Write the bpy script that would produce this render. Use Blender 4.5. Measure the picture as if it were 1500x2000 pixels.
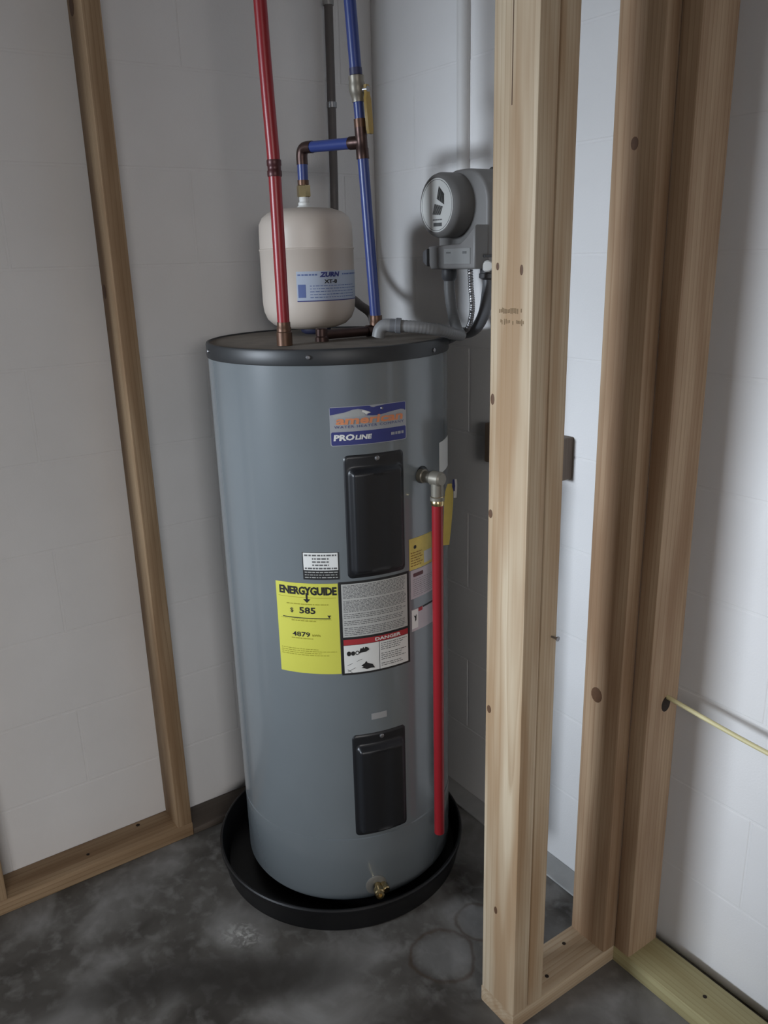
import bpy, bmesh, math, random
from mathutils import Vector, Matrix
for o in list(bpy.data.objects): bpy.data.objects.remove(o)
sc = bpy.context.scene
COL = sc.collection
R = math.radians
rnd = random.Random(7)

# ------------------------------------------------------------------ camera
CAM = Vector((1.8481, -1.2619, 1.4085))
yaw, pitch, roll = R(55.6506), R(17.2686), R(-1.5107)
fw = Vector((-math.sin(yaw)*math.cos(pitch), math.cos(yaw)*math.cos(pitch), -math.sin(pitch)))
rt = Vector((math.cos(yaw), math.sin(yaw), 0)); up = rt.cross(fw)
rt2 = rt*math.cos(roll) + up*math.sin(roll); up2 = up*math.cos(roll) - rt*math.sin(roll)
cd = bpy.data.cameras.new('camera'); cam = bpy.data.objects.new('camera', cd); COL.objects.link(cam)
cam.matrix_world = Matrix(((rt2.x, up2.x, -fw.x, CAM.x), (rt2.y, up2.y, -fw.y, CAM.y), (rt2.z, up2.z, -fw.z, CAM.z), (0, 0, 0, 1)))
cd.sensor_fit = 'VERTICAL'; cd.sensor_height = 36; cd.lens = 36*1610.98/2000; cd.clip_start = .02
sc.camera = cam

# ------------------------------------------------------------------ light and exposure
w = bpy.data.worlds.new('world'); sc.world = w; w.use_nodes = True
w.node_tree.nodes['Background'].inputs[0].default_value = (.55, .66, .85, 1)
w.node_tree.nodes['Background'].inputs[1].default_value = .35
def area(name, loc, target, sx, sy, power, col):
    l = bpy.data.lights.new(name, 'AREA'); l.shape = 'RECTANGLE'; l.size = sx; l.size_y = sy; l.energy = power; l.color = col
    o = bpy.data.objects.new(name, l); COL.objects.link(o); o.location = loc
    o.rotation_euler = (Vector(target)-Vector(loc)).to_track_quat('-Z', 'Y').to_euler(); return o
area('daylight_outside_opening', (-.35, -7.0, 2.2), (.5, 0, 1.2), 3.0, 1.5, 1380, (.80, .89, 1.0))
area('added_side_fill', (6.4, -2.3, 2.25), (1.0, -.9, 1.2), 3.2, 1.4, 172, (1.0, .965, .94))  # added fill from the right for the left wall and stud sides
sc.view_settings.view_transform = 'Standard'; sc.view_settings.look = 'None'
sc.view_settings.gamma = 1; sc.view_settings.use_curve_mapping = False
sc.view_settings.exposure = 0.0
sc.cycles.caustics_reflective = False; sc.cycles.caustics_refractive = False

# ------------------------------------------------------------------ helpers
def lin(r, g, b):
    f = lambda c: ((c/255+.055)/1.055)**2.4 if c > 10 else c/255/12.92
    return (f(r), f(g), f(b), 1)
MATS = {}
def mat(name, col, rough=.5, metal=0, var=.08, scale=30, bump=0, spec=.5, coat=0):
    if name in MATS: return MATS[name]
    m = bpy.data.materials.new(name); m.use_nodes = True; n = m.node_tree; b = n.nodes['Principled BSDF']
    b.inputs['Roughness'].default_value = rough; b.inputs['Metallic'].default_value = metal
    b.inputs['Specular IOR Level'].default_value = spec; b.inputs['Coat Weight'].default_value = coat
    tc = n.nodes.new('ShaderNodeTexCoord'); ns = n.nodes.new('ShaderNodeTexNoise')
    ns.inputs['Scale'].default_value = scale; ns.inputs['Detail'].default_value = 4
    n.links.new(tc.outputs['Object'], ns.inputs['Vector'])
    mx = n.nodes.new('ShaderNodeMix'); mx.data_type = 'RGBA'
    mx.inputs[6].default_value = tuple(c*(1-var) for c in col[:3])+(1,); mx.inputs[7].default_value = tuple(min(1, c*(1+var)) for c in col[:3])+(1,)
    n.links.new(ns.outputs['Fac'], mx.inputs[0]); n.links.new(mx.outputs[2], b.inputs['Base Color'])
    if bump:
        bp = n.nodes.new('ShaderNodeBump'); bp.inputs['Strength'].default_value = bump; bp.inputs['Distance'].default_value = .002
        n.links.new(ns.outputs['Fac'], bp.inputs['Height']); n.links.new(bp.outputs['Normal'], b.inputs['Normal'])
    MATS[name] = m; return m
def ramp(n, stops):
    r = n.nodes.new('ShaderNodeValToRGB'); e = r.color_ramp.elements
    while len(e) < len(stops): e.new(.5)
    for i, (p, c) in enumerate(stops): e[i].position = p; e[i].color = c
    return r
def wood(name, light, dark, warm):
    m = bpy.data.materials.new(name); m.use_nodes = True; n = m.node_tree; L = n.links.new; b = n.nodes['Principled BSDF']
    b.inputs['Roughness'].default_value = .62; b.inputs['Specular IOR Level'].default_value = .3
    tc = n.nodes.new('ShaderNodeTexCoord'); oi = n.nodes.new('ShaderNodeObjectInfo')
    def mth(op, a, c=None):
        q = n.nodes.new('ShaderNodeMath'); q.operation = op
        for i, v in enumerate((a, c)):
            if v is None: continue
            if isinstance(v, (int, float)): q.inputs[i].default_value = v
            else: L(v, q.inputs[i])
        return q.outputs[0]
    mp = n.nodes.new('ShaderNodeMapping'); mp.inputs['Scale'].default_value = (9, 9, .8); L(tc.outputs['Object'], mp.inputs['Vector'])
    cx = n.nodes.new('ShaderNodeCombineXYZ')
    for i, k in enumerate((37, 71, 13)): L(mth('MULTIPLY', oi.outputs['Random'], k), cx.inputs[i])
    L(cx.outputs[0], mp.inputs['Location'])
    n1 = n.nodes.new('ShaderNodeTexNoise'); n1.inputs['Scale'].default_value = 1; n1.inputs['Detail'].default_value = 3; L(mp.outputs[0], n1.inputs['Vector'])
    sp = n.nodes.new('ShaderNodeSeparateXYZ'); L(tc.outputs['Object'], sp.inputs[0])
    ox = mth('SUBTRACT', mth('MULTIPLY', oi.outputs['Random'], .16), .08)
    dx = mth('ADD', sp.outputs[0], ox); dy = mth('ADD', sp.outputs[1], .075)
    rr = mth('SQRT', mth('ADD', mth('MULTIPLY', dx, dx), mth('MULTIPLY', dy, dy)))
    rr = mth('ADD', rr, mth('MULTIPLY', n1.outputs['Fac'], .030))
    ring = mth('FRACT', mth('MULTIPLY', rr, 150))
    rp = ramp(n, [(0, (0, 0, 0, 1)), (.7, (.35, .35, .35, 1)), (.93, (1, 1, 1, 1)), (1, (.1, .1, .1, 1))]); L(ring, rp.inputs[0])
    mp2 = n.nodes.new('ShaderNodeMapping'); mp2.inputs['Scale'].default_value = (260, 260, 5); L(tc.outputs['Object'], mp2.inputs['Vector'])
    n2 = n.nodes.new('ShaderNodeTexNoise'); n2.inputs['Scale'].default_value = 1; n2.inputs['Detail'].default_value = 4; L(mp2.outputs[0], n2.inputs['Vector'])
    fac = mth('ADD', mth('MULTIPLY', rp.outputs[0], .42), mth('MULTIPLY', n2.outputs['Fac'], .45))
    m1 = n.nodes.new('ShaderNodeMix'); m1.data_type = 'RGBA'; m1.inputs[6].default_value = light; m1.inputs[7].default_value = dark; L(fac, m1.inputs[0])
    mp3 = n.nodes.new('ShaderNodeMapping'); mp3.inputs['Scale'].default_value = (22, 22, 2.2); L(tc.outputs['Object'], mp3.inputs['Vector']); L(cx.outputs[0], mp3.inputs['Location'])
    n3 = n.nodes.new('ShaderNodeTexNoise'); n3.inputs['Scale'].default_value = 1; n3.inputs['Detail'].default_value = 2; L(mp3.outputs[0], n3.inputs['Vector'])
    r3 = ramp(n, [(.40, (0, 0, 0, 1)), (.64, (1, 1, 1, 1))]); L(n3.outputs['Fac'], r3.inputs[0])
    m2 = n.nodes.new('ShaderNodeMix'); m2.data_type = 'RGBA'; m2.inputs[7].default_value = warm; L(m1.outputs[2], m2.inputs[6]); L(mth('MULTIPLY', r3.outputs[0], .72), m2.inputs[0])
    L(m2.outputs[2], b.inputs['Base Color'])
    bp = n.nodes.new('ShaderNodeBump'); bp.inputs['Strength'].default_value = .25; bp.inputs['Distance'].default_value = .001; L(n2.outputs['Fac'], bp.inputs['Height']); L(bp.outputs[0], b.inputs['Normal'])
    return m
WOOD = wood('pine_lumber', lin(208, 192, 166), lin(162, 137, 108), lin(152, 119, 84))
WOODB = wood('brown_lumber', lin(182, 158, 130), lin(132, 104, 78), lin(130, 100, 74))
WOODL = wood('umber_lumber', lin(176, 152, 122), lin(124, 98, 70), lin(118, 90, 62))
WOODG = wood('treated_lumber', lin(176, 168, 128), lin(140, 128, 88), lin(150, 138, 98))
WOODD = wood('dark_lumber', lin(104, 95, 87), lin(80, 72, 65), lin(88, 78, 70))

def tag(o, label, cat, group=None, kind=None):
    o['label'] = label
    if cat: o['category'] = cat
    if group: o['group'] = group
    if kind: o['kind'] = kind
    return o
def empty(name, loc, label, cat, group=None):
    o = bpy.data.objects.new(name, None); COL.objects.link(o); o.location = loc; o.empty_display_size = .05
    return tag(o, label, cat, group)
def link(name, me, m, parent=None, loc=None, label=None):
    o = bpy.data.objects.new(name, me); COL.objects.link(o)
    if m and not me.materials: me.materials.append(m)
    if parent: o.parent = parent
    if loc is not None:                      # world location, parents are unrotated
        o.location = Vector(loc)
        p = parent
        while p: o.location -= p.location; p = p.parent
    if label: o['label'] = label
    return o
def finish(bm, name, smooth=None):
    bmesh.ops.recalc_face_normals(bm, faces=bm.faces)
    me = bpy.data.meshes.new(name); bm.to_mesh(me); bm.free()
    if smooth is not None:
        for p in me.polygons: p.use_smooth = True
        me.set_sharp_from_angle(angle=R(smooth))
    return me
def world_mesh(name, bm, m, parent=None, smooth=35, origin=None, label=None):
    """mesh given in world coordinates; its origin is moved to `origin`"""
    if origin is None:
        xs = [v.co for v in bm.verts]
        origin = Vector((sum(v.x for v in xs)/len(xs), sum(v.y for v in xs)/len(xs), min(v.z for v in xs)))
    origin = Vector(origin)
    for v in bm.verts: v.co -= origin
    return link(name, finish(bm, name, smooth), m, parent, origin, label)
def bbox(bm, x0, x1, y0, y1, z0, z1, bev=0, seg=1):
    g = bmesh.ops.create_cube(bm, size=1, matrix=Matrix.Translation(((x0+x1)/2, (y0+y1)/2, (z0+z1)/2)) @ Matrix.Diagonal((x1-x0, y1-y0, z1-z0, 1)))
    if bev:
        es = list({e for v in g['verts'] for e in v.link_edges})
        bmesh.ops.bevel(bm, geom=es, offset=bev, segments=seg, affect='EDGES', profile=.5)
    return bm
def box(name, x0, x1, y0, y1, z0, z1, m, parent=None, bev=0, seg=1, label=None):
    bm = bmesh.new(); bbox(bm, x0, x1, y0, y1, z0, z1, bev, seg)
    return world_mesh(name, bm, m, parent, 30, ((x0+x1)/2, (y0+y1)/2, z0), label)
def lathe(bm, prof, c, axis=Vector((0, 0, 1)), n=48, closed=False):
    """prof: (radius, height) along axis from c"""
    axis = Vector(axis).normalized(); a = axis.orthogonal().normalized(); b = axis.cross(a); c = Vector(c)
    rows = []
    for r, h in prof:
        if r < 1e-6: rows.append([bm.verts.new(c+axis*h)])
        else: rows.append([bm.verts.new(c+axis*h+(a*math.cos(2*math.pi*i/n)+b*math.sin(2*math.pi*i/n))*r) for i in range(n)])
    for A, B in zip(rows, rows[1:]):
        for i in range(n):
            j = (i+1) % n
            if len(A) == 1 and len(B) == 1: continue
            if len(A) == 1: bm.faces.new((A[0], B[i], B[j]))
            elif len(B) == 1: bm.faces.new((A[i], B[0], A[j]))
            else: bm.faces.new((A[i], B[i], B[j], A[j]))
    return bm
def turned(name, prof, c, m, parent=None, axis=(0, 0, 1), n=32, smooth=35, label=None):
    bm = lathe(bmesh.new(), prof, c, axis, n)
    return world_mesh(name, bm, m, parent, smooth, None, label)
def spline(pts, k=10):
    P = [Vector(p) for p in pts]
    if len(P) < 3 or k < 2: return P
    out = []
    for i in range(len(P)-1):
        p0 = P[i-1] if i else P[0]*2-P[1]; p1, p2 = P[i], P[i+1]; p3 = P[i+2] if i+2 < len(P) else P[-1]*2-P[-2]
        for j in range(k):
            t = j/k
            out.append(.5*((2*p1)+(-p0+p2)*t+(2*p0-5*p1+4*p2-p3)*t*t+(-p0+3*p1-3*p2+p3)*t**3))
    out.append(P[-1]); return out
def sweep(bm, pts, r, n=14, cap=True):
    """r: number or function of arc length"""
    P = [Vector(p) for p in pts]; s = 0; rings = []; prev = None; up_ = None
    for i, p in enumerate(P):
        t = (P[min(i+1, len(P)-1)]-P[max(i-1, 0)]).normalized()
        if up_ is None: up_ = t.orthogonal().normalized()
        else: up_ = (up_-t*up_.dot(t)).normalized()
        sd = t.cross(up_)
        if i: s += (p-P[i-1]).length
        rad = r(s) if callable(r) else r
        rings.append([bm.verts.new(p+(up_*math.cos(2*math.pi*k/n)+sd*math.sin(2*math.pi*k/n))*rad) for k in range(n)])
    for A, B in zip(rings, rings[1:]):
        for k in range(n): bm.faces.new((A[k], A[(k+1) % n], B[(k+1) % n], B[k]))
    if cap: bm.faces.new(rings[0][::-1]); bm.faces.new(rings[-1])
    return bm
def tube(name, pts, r, m, parent=None, k=10, n=14, label=None, smooth=40):
    return world_mesh(name, sweep(bmesh.new(), spline(pts, k), r, n), m, parent, smooth, None, label)
def resample(P, step):
    out = [P[0]]; need = step
    for a, b in zip(P, P[1:]):
        L = (b-a).length; d = need
        while d <= L: out.append(a.lerp(b, d/L)); d += step
        need = d-L
    return out
def board(name, a, b, sx, sy, m, parent, bev=.003):
    """lumber from point a to b (axis points, centre line); local z runs along the grain; sx, sy are section sizes (x/y for uprights)"""
    a, b = Vector(a), Vector(b); Ln = (b-a).length
    bm = bmesh.new(); bbox(bm, -sx/2, sx/2, -sy/2, sy/2, 0, Ln)
    es = [e for e in bm.edges if abs((e.verts[0].co-e.verts[1].co).normalized().z) > .9]
    bmesh.ops.bevel(bm, geom=es, offset=bev, segments=2, affect='EDGES', profile=.5)
    o = link(name, finish(bm, name, 30), m, parent, a)
    d = (b-a).normalized()
    if abs(d.z) < .9:
        z = d; y = Vector((0, 0, 1)); x = y.cross(z)
        o.rotation_euler = Matrix((x, y, z)).transposed().to_euler()
    return o
def disc(name, c, nrm, r, m, parent, h=.0006, n=14, squash=None):
    bm = lathe(bmesh.new(), [(0, -.001), (r, -.001), (r, h*.6), (r*.85, h), (0, h)], (0, 0, 0), nrm, n)
    if squash:
        for v in bm.verts: v.co = Vector(v.co)*1; v.co.z *= squash
    for v in bm.verts: v.co += Vector(c)
    return world_mesh(name, bm, m, parent, 40, c)

# ------------------------------------------------------------------ the room
def wall_paint():
    m = bpy.data.materials.new('white_block_paint'); m.use_nodes = True; n = m.node_tree; L = n.links.new; b = n.nodes['Principled BSDF']
    b.inputs['Roughness'].default_value = .75; b.inputs['Specular IOR Level'].default_value = .25
    g = n.nodes.new('ShaderNodeNewGeometry')
    a = n.nodes.new('ShaderNodeTexNoise'); a.inputs['Scale'].default_value = 260; a.inputs['Detail'].default_value = 5; L(g.outputs['Position'], a.inputs['Vector'])
    c = n.nodes.new('ShaderNodeTexNoise'); c.inputs['Scale'].default_value = 3.5; c.inputs['Detail'].default_value = 5; L(g.outputs['Position'], c.inputs['Vector'])
    mx = n.nodes.new('ShaderNodeMix'); mx.data_type = 'RGBA'; mx.inputs[6].default_value = (.66, .65, .64, 1); mx.inputs[7].default_value = (.80, .79, .785, 1)
    L(c.outputs['Fac'], mx.inputs[0]); L(mx.outputs[2], b.inputs['Base Color'])
    bp = n.nodes.new('ShaderNodeBump'); bp.inputs['Strength'].default_value = .35; bp.inputs['Distance'].default_value = .0012; L(a.outputs['Fac'], bp.inputs['Height']); L(bp.outputs[0], b.inputs['Normal'])
    return m
PAINT = wall_paint()
def concrete():
    m = bpy.data.materials.new('stained_concrete_floor'); m.use_nodes = True; n = m.node_tree; L = n.links.new; b = n.nodes['Principled BSDF']
    b.inputs['Roughness'].default_value = .72; b.inputs['Specular IOR Level'].default_value = .35
    g = n.nodes.new('ShaderNodeNewGeometry')
    def noise(s, d=5, dist=0):
        q = n.nodes.new('ShaderNodeTexNoise'); q.inputs['Scale'].default_value = s; q.inputs['Detail'].default_value = d; q.inputs['Distortion'].default_value = dist
        L(g.outputs['Position'], q.inputs['Vector']); return q
    def mth(op, a, c=0.):
        q = n.nodes.new('ShaderNodeMath'); q.operation = op
        for i, v in enumerate((a, c)):
            if isinstance(v, (int, float)): q.inputs[i].default_value = v
            else: L(v, q.inputs[i])
        return q.outputs[0]
    def mixc(a, bcol, fac):
        q = n.nodes.new('ShaderNodeMix'); q.data_type = 'RGBA'; L(a, q.inputs[6]); q.inputs[7].default_value = bcol; L(fac, q.inputs[0]); return q.outputs[2]
    n1 = noise(5.5, 6, .6)
    col = ramp(n, [(.30, (.052, .046, .040, 1)), (.47, (.104, .096, .086, 1)), (.60, (.185, .177, .166, 1)), (.78, (.30, .294, .285, 1))]); L(n1.outputs['Fac'], col.inputs[0]); c = col.outputs[0]
    n2 = noise(28, 6, .3); r2 = ramp(n, [(.50, (0, 0, 0, 1)), (.75, (1, 1, 1, 1))]); L(n2.outputs['Fac'], r2.inputs[0])
    c = mixc(c, (.30, .292, .28, 1), mth('MULTIPLY', r2.outputs[0], .45))
    # stains and painted shadow bands with shapes of their own
    wob = noise(14, 4); sv = n.nodes.new('ShaderNodeVectorMath'); sv.operation = 'SCALE'; sv.inputs['Scale'].default_value = .035; L(wob.outputs['Color'], sv.inputs[0])
    pos = n.nodes.new('ShaderNodeVectorMath'); L(g.outputs['Position'], pos.inputs[0]); L(sv.outputs[0], pos.inputs[1])
    def dist(x, y, sx=1, sy=1, rot=0):
        mp = n.nodes.new('ShaderNodeMapping'); mp.vector_type = 'TEXTURE'; mp.inputs['Location'].default_value = (x+.0175, y+.0175, .0175); mp.inputs['Rotation'].default_value = (0, 0, rot); mp.inputs['Scale'].default_value = (sx, sy, 1)
        L(pos.outputs[0], mp.inputs['Vector']); q = n.nodes.new('ShaderNodeVectorMath'); q.operation = 'LENGTH'; L(mp.outputs[0], q.inputs[0]); return q.outputs['Value']
    def blob(d, r0, r1):
        q = n.nodes.new('ShaderNodeMapRange'); q.interpolation_type = 'SMOOTHSTEP'; q.inputs[1].default_value = r0; q.inputs[2].default_value = r1; q.inputs[3].default_value = 1; q.inputs[4].default_value = 0; L(d, q.inputs[0]); return q.outputs[0]
    def ringf(d, r, wd): return blob(mth('ABSOLUTE', mth('SUBTRACT', d, r)), 0, wd)
    brk = noise(9, 3)
    c = mixc(c, (.034, .030, .026, 1), mth('MULTIPLY', blob(dist(.60, -.73, 1.0, .30, R(60)), .06, .30), .80))   # these dark blobs paint shadow bands into the floor colour
    c = mixc(c, (.034, .030, .026, 1), mth('MULTIPLY', blob(dist(.47, -.92, 1.0, .22, R(70)), .05, .32), .65))
    c = mixc(c, (.034, .028, .023, 1), mth('MULTIPLY', blob(dist(.90, -.50, 1.0, .45, R(55)), .02, .22), .7))
    sm_ = noise(55, 4, 1.2); smr = ramp(n, [(.44, (0, 0, 0, 1)), (.62, (1, 1, 1, 1))]); L(sm_.outputs['Fac'], smr.inputs[0])
    c = mixc(c, (.62, .61, .58, 1), mth('MULTIPLY', mth('MULTIPLY', blob(dist(.462, -.722, 1, .75, R(40)), .0, .060), smr.outputs[0]), 1.0))                     # white smear
    c = mixc(c, (.34, .335, .32, 1), mth('MULTIPLY', blob(dist(.44, -.745, 1, .6), .01, .085), .42))
    for x, y, r in ((.765, -.402, .068), (.742, -.280, .050)):
        d = dist(x, y)
        c = mixc(c, (.22, .218, .212, 1), mth('MULTIPLY', blob(d, r*.6, r), .45))
        c = mixc(c, (.060, .034, .018, 1), mth('MULTIPLY', mth('MULTIPLY', ringf(d, r, .007), brk.outputs['Fac']), 1.05))
    L(c, b.inputs['Base Color'])
    bp = n.nodes.new('ShaderNodeBump'); bp.inputs['Strength'].default_value = .3; bp.inputs['Distance'].default_value = .002; L(n2.outputs['Fac'], bp.inputs['Height']); L(bp.outputs[0], b.inputs['Normal'])
    return m
CONC = concrete()
def struct(o, label): return tag(o, label, None, kind='structure')
H_C = 2.5
struct(box('floor', -2.4, 4.2, -4.0, .2, -.1, 0, CONC), 'grey stained concrete slab floor')
DRY = mat('drywall', (.62, .61, .60, 1), .8, 0, .03, 6)
struct(box('ceiling', -2.4, 4.2, -4.0, .2, H_C, H_C+.1, DRY), 'plain ceiling above the frame')
MORT = PAINT
def block_wall(name, label, axis, s0, s1, zc=.2):
    """painted block wall; axis 'x': face at y=0 running along x; axis 'y': face at x=0 running along y"""
    th, gap, rec = .19, .0034, .0011
    if axis == 'x': wl = box(name, s0-.19, s1, rec, th, 0, H_C, MORT)
    else: wl = box(name, -th, -rec, s0, s1, 0, H_C, MORT)
    struct(wl, label); cache = {}
    k = 0; z = 0
    while z < H_C-.02:
        z1 = min(z+zc, H_C)
        off = -.093 if k % 2 else -.293           # left wall joints at y = -.893 on odd courses
        if axis == 'x': off = .37 if k % 2 else .17
        s = off
        while s > s0: s -= .4
        while s < s1-.001:
            a, b_ = max(s, s0), min(s+.4, s1)
            if b_-a > .02:
                key = (round(b_-a, 3), round(z1-z, 3))
                if key not in cache:
                    bm = bmesh.new(); hw = (b_-a)/2-gap/2
                    if axis == 'x': bbox(bm, -hw, hw, 0, .02, gap/2, z1-z-gap/2)
                    else: bbox(bm, -.02, 0, -hw, hw, gap/2, z1-z-gap/2)
                    es = [e for e in bm.edges if all(abs((v.co.y if axis == 'x' else v.co.x)) < 1e-5 for v in e.verts)]
                    bmesh.ops.bevel(bm, geom=es, offset=.0022, segments=2, affect='EDGES', profile=.5)
                    cache[key] = finish(bm, 'concrete_block')
                link('concrete_block', cache[key], PAINT, wl, ((a+b_)/2, 0, z) if axis == 'x' else (0, (a+b_)/2, z))
            s += .4
        z = z1; k += 1
    return wl
block_wall('wall_left', 'white painted concrete block wall behind the left studs', 'y', -1.6, 0)
block_wall('wall_right', 'white painted concrete block wall lit by daylight', 'x', 0, 3.4)
bm = bmesh.new()
for a, b_, z0 in ((-4.0, -3.1, 0), (-1.3, .2, 0), (-3.1, -1.3, 2.1)): bbox(bm, 4.0, 4.15, a, b_, z0, H_C)  # gap in the unseen wall added to let the side fill in
struct(world_mesh('wall_back', bm, DRY, None, 30, (4.07, -2, 0)), 'unseen wall beyond the right end of the room with an opening added for the side fill light')
struct(box('wall_return', -2.4, -.19, -1.6, -1.45, 0, H_C, DRY), 'plain return wall past the end of the block wall')
struct(box('wall_side', -2.4, -2.25, -4.0, -1.6, 0, H_C, DRY), 'plain side wall of the space on the left')
bm = bmesh.new()
for a, b_, z0 in ((-2.4, -.30, 0), (.50, 4.2, 0), (-.30, .50, 1.93)): bbox(bm, a, b_, -4.0, -3.85, z0, H_C)
bbox(bm, -.30, .50, -4.0, -3.85, 0, 1.25)  # sill and header shaped so daylight fades near floor and ceiling
struct(world_mesh('wall_front', bm, DRY, None, 30, (0, -3.9, 0)), 'unseen wall behind the camera with an opening shaped for the daylight')
PALE = mat('pale_concrete', (.40, .40, .39, 1), .8, 0, .25, 18, .3)
struct(box('trim_1', .02, .98, -.059, -.0005, 0, .005, PALE, None, .001), 'pale bare concrete strip along the foot of the right wall')

# ------------------------------------------------------------------ stud frames
KNOT = mat('wood_knot', lin(92, 64, 42), .6, 0, .3, 200)
HOLE = mat('dark_hole', lin(38, 28, 20), .9, 0, .2, 100)
STEEL = mat('zinc_steel', lin(150, 150, 152), .35, .9, .05)
T, W = .038, .089
def knot(parent, c, nrm, r, tall=1.5, m=None):
    o = disc('knot', c, nrm, r, m or KNOT, parent, .0004, 14); o.scale = (1, 1, tall); return o
def nail(parent, c, r=.004):
    return disc('nail_head', c, (0, 0, 1), r, HOLE, parent, .0008, 10)
yl = -.7162
lf = empty('wall_stud_frame', (W/2, -1.0, 0), 'pine stud frame standing against the left block wall', 'stud frame')
board('bottom_plate', (W/2, -1.6, T/2), (W/2, yl+T, T/2), W, T, WOODL, lf)
for y in (yl, -1.158, -1.56):
    board('stud', (W/2, y+T/2, T), (W/2, y+T/2, H_C-T), W, T, WOODL, lf, .0035)
board('top_plate', (W/2, -1.6, H_C-T/2), (W/2, yl+T, H_C-T/2), W, T, WOODL, lf)
nail(lf, (.050, -.930, T)); nail(lf, (.016, -.795, T), .005)
knot(lf, (.030, yl-.0002, 1.885), (0, -1, 0), .014); knot(lf, (.020, yl-.0002, 1.35), (0, -1, 0), .010)
SILL = mat('dark_sill', lin(92, 84, 76), .8, 0, .2, 25, .2)
sb = board('sill_board', (W/2+.001, yl+T+.002, .009), (W/2+.001, -.064, .009), W-.002, .018, WOODD, None)
tag(sb, 'dark flat board on the floor between left stud frame and drip pan', 'board')

px, py, LA = .8936, -.4072, .2887
pf = empty('partition_frame', (px+W/2, py+.1, 0), 'pine partition frame with the doubled stud in the middle of the view', 'stud frame')
board('bottom_plate', (px+W/2, py, T/2), (px+W/2, py+LA, T/2), W, T, WOOD, pf)
p1 = board('stud', (px+W/2, py+T/2, T), (px+W/2, py+T/2, H_C-T), W, T, WOOD, pf, .004)
p2 = board('stud', (px+W/2, py+T+T/2+.0008, T), (px+W/2, py+T+T/2+.0008, H_C-T), W, T-.001, WOOD, pf, .003)
p3 = board('stud', (px+W/2, py+LA-T/2, T), (px+W/2, py+LA-T/2, H_C-T), W, T, WOODB, pf, .005)
board('top_plate', (px+W/2, py, H_C-T/2), (px+W/2, py+LA, H_C-T/2), W, T, WOOD, pf)
for x, z, r, tl in ((.902, 1.193, .004, 2.2), (.901, 1.008, .0045, 1.6), (.904, .654, .005, 1.5), (.930, .244, .004, 2), (.909, 1.389, .003, 1.8), (.959, 1.384, .003, 2.4)):
    knot(pf, (x, py-.0002, z), (0, -1, 0), r, tl)
knot(pf, (.927, py+LA-T-.0002, .605), (0, -1, 0), .013, 1.2); knot(pf, (.939, py+LA-T-.0002, 1.563), (0, -1, 0), .007, 1.4)
bm = bmesh.new(); bbox(bm, .932, .9335, py-.0004, py+.001, 1.60, 2.05)
world_mesh('pith_streak', bm, KNOT, pf)
nail(pf, (.919, -.204, T)); nail(pf, (.956, -.291, T))
bm = bmesh.new()                                     # faded grade stamp: two rows of unreadable strokes
for row, (z, x0, x1) in enumerate(((1.3265, .914, .966), (1.3105, .917, .966))):
    x = x0
    while x < x1:
        wd = rnd.uniform(.0012, .003)
        if rnd.random() < .82: bbox(bm, x, x+wd, py-.0003, py+.001, z-rnd.uniform(.001, .0045), z+rnd.uniform(.002, .005))
        x += wd+rnd.uniform(.0006, .002)
INK = mat('faded_ink', lin(128, 106, 78), .8, 0, .3, 300)
world_mesh('grade_stamp', bm, INK, pf, label='faded grey ink stamp')
turned('screw', [(0, -.02), (.0018, -.02), (.0018, .008), (.0042, .0125), (.0042, .0135), (0, .0135)], (px+W, py+2*T-.012, .803), STEEL, pf, (1, .15, .0), 10)

rf = empty('wall_frame', (1.5, py+LA+W/2, 0), 'pine stud frame along the right wall with yellow cable', 'stud frame')
bx0, by0 = px+W+.0002, py+LA-.007
b_rot = board('bottom_plate', (bx0, by0+W/2, T/2), (2.6, by0+W/2, T/2), W, T, WOODG, rf)
for x in (bx0, 1.42, 1.83, 2.24):
    board('stud', (x+T/2, by0+W/2, T), (x+T/2, by0+W/2, H_C-T), T, W, WOODB, rf, .005)
board('top_plate', (bx0, by0+W/2, H_C-T/2), (2.6, by0+W/2, H_C-T/2), W, T, WOODG, rf)
knot(rf, (bx0+T+.0002, -.074, .600), (1, 0, 0), .0125, 1.25, HOLE)
nail(rf, (1.167, -.082, T))
CABLE = mat('yellow_cable_sheath', lin(206, 196, 150), .45, 0, .06)
o = tube('electric_cable', [(.99, -.070, .615), (1.05, -.072, .612), (1.13, -.074, .607), (1.22, -.074, .602), (1.33, -.074, .600), (1.44, -.072, .603)], .0042, CABLE, None, 8, 12)
tag(o, 'pale yellow electrical cable strung through a hole in the right stud', 'cable')
wb = box('wood_block', .467, .700, -.038, -.0005, .954, 1.043, wood('weathered_block', lin(132, 118, 106), lin(104, 90, 79), lin(110, 95, 82)), None, .002)
tag(wb, 'short dark wooden block fixed to the right wall behind the doubled stud', 'wood block')

# ------------------------------------------------------------------ water heater
HX, HY, RH = .3397, -.3609, .2485
HC = Vector((HX, HY, 0))
def on(az, z, r=RH): return Vector((HX+r*math.cos(R(az)), HY+r*math.sin(R(az)), z))
def out(az): return Vector((math.cos(R(az)), math.sin(R(az)), 0))
def jacket_mat():
    m = mat('grey_jacket_enamel', lin(107, 113, 116), .26, 0, .05, 9, 0, .5, .55); return m
JACK = jacket_mat(); m = JACK.node_tree.nodes['Principled BSDF']; m.inputs['Coat Roughness'].default_value = .10
CAP = mat('black_cap_plastic', lin(34, 36, 38), .45, 0, .1, 40)
BLK = mat('black_plastic', lin(24, 25, 28), .38, 0, .1, 60)
DUST = mat('dusty_lid', lin(112, 104, 94), .85, 0, .35, 22, .3)
WHT = mat('white_print_paper', lin(214, 214, 210), .55, 0, .03)
GPAP = mat('grey_print_paper', lin(176, 176, 172), .55, 0, .05)
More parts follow.
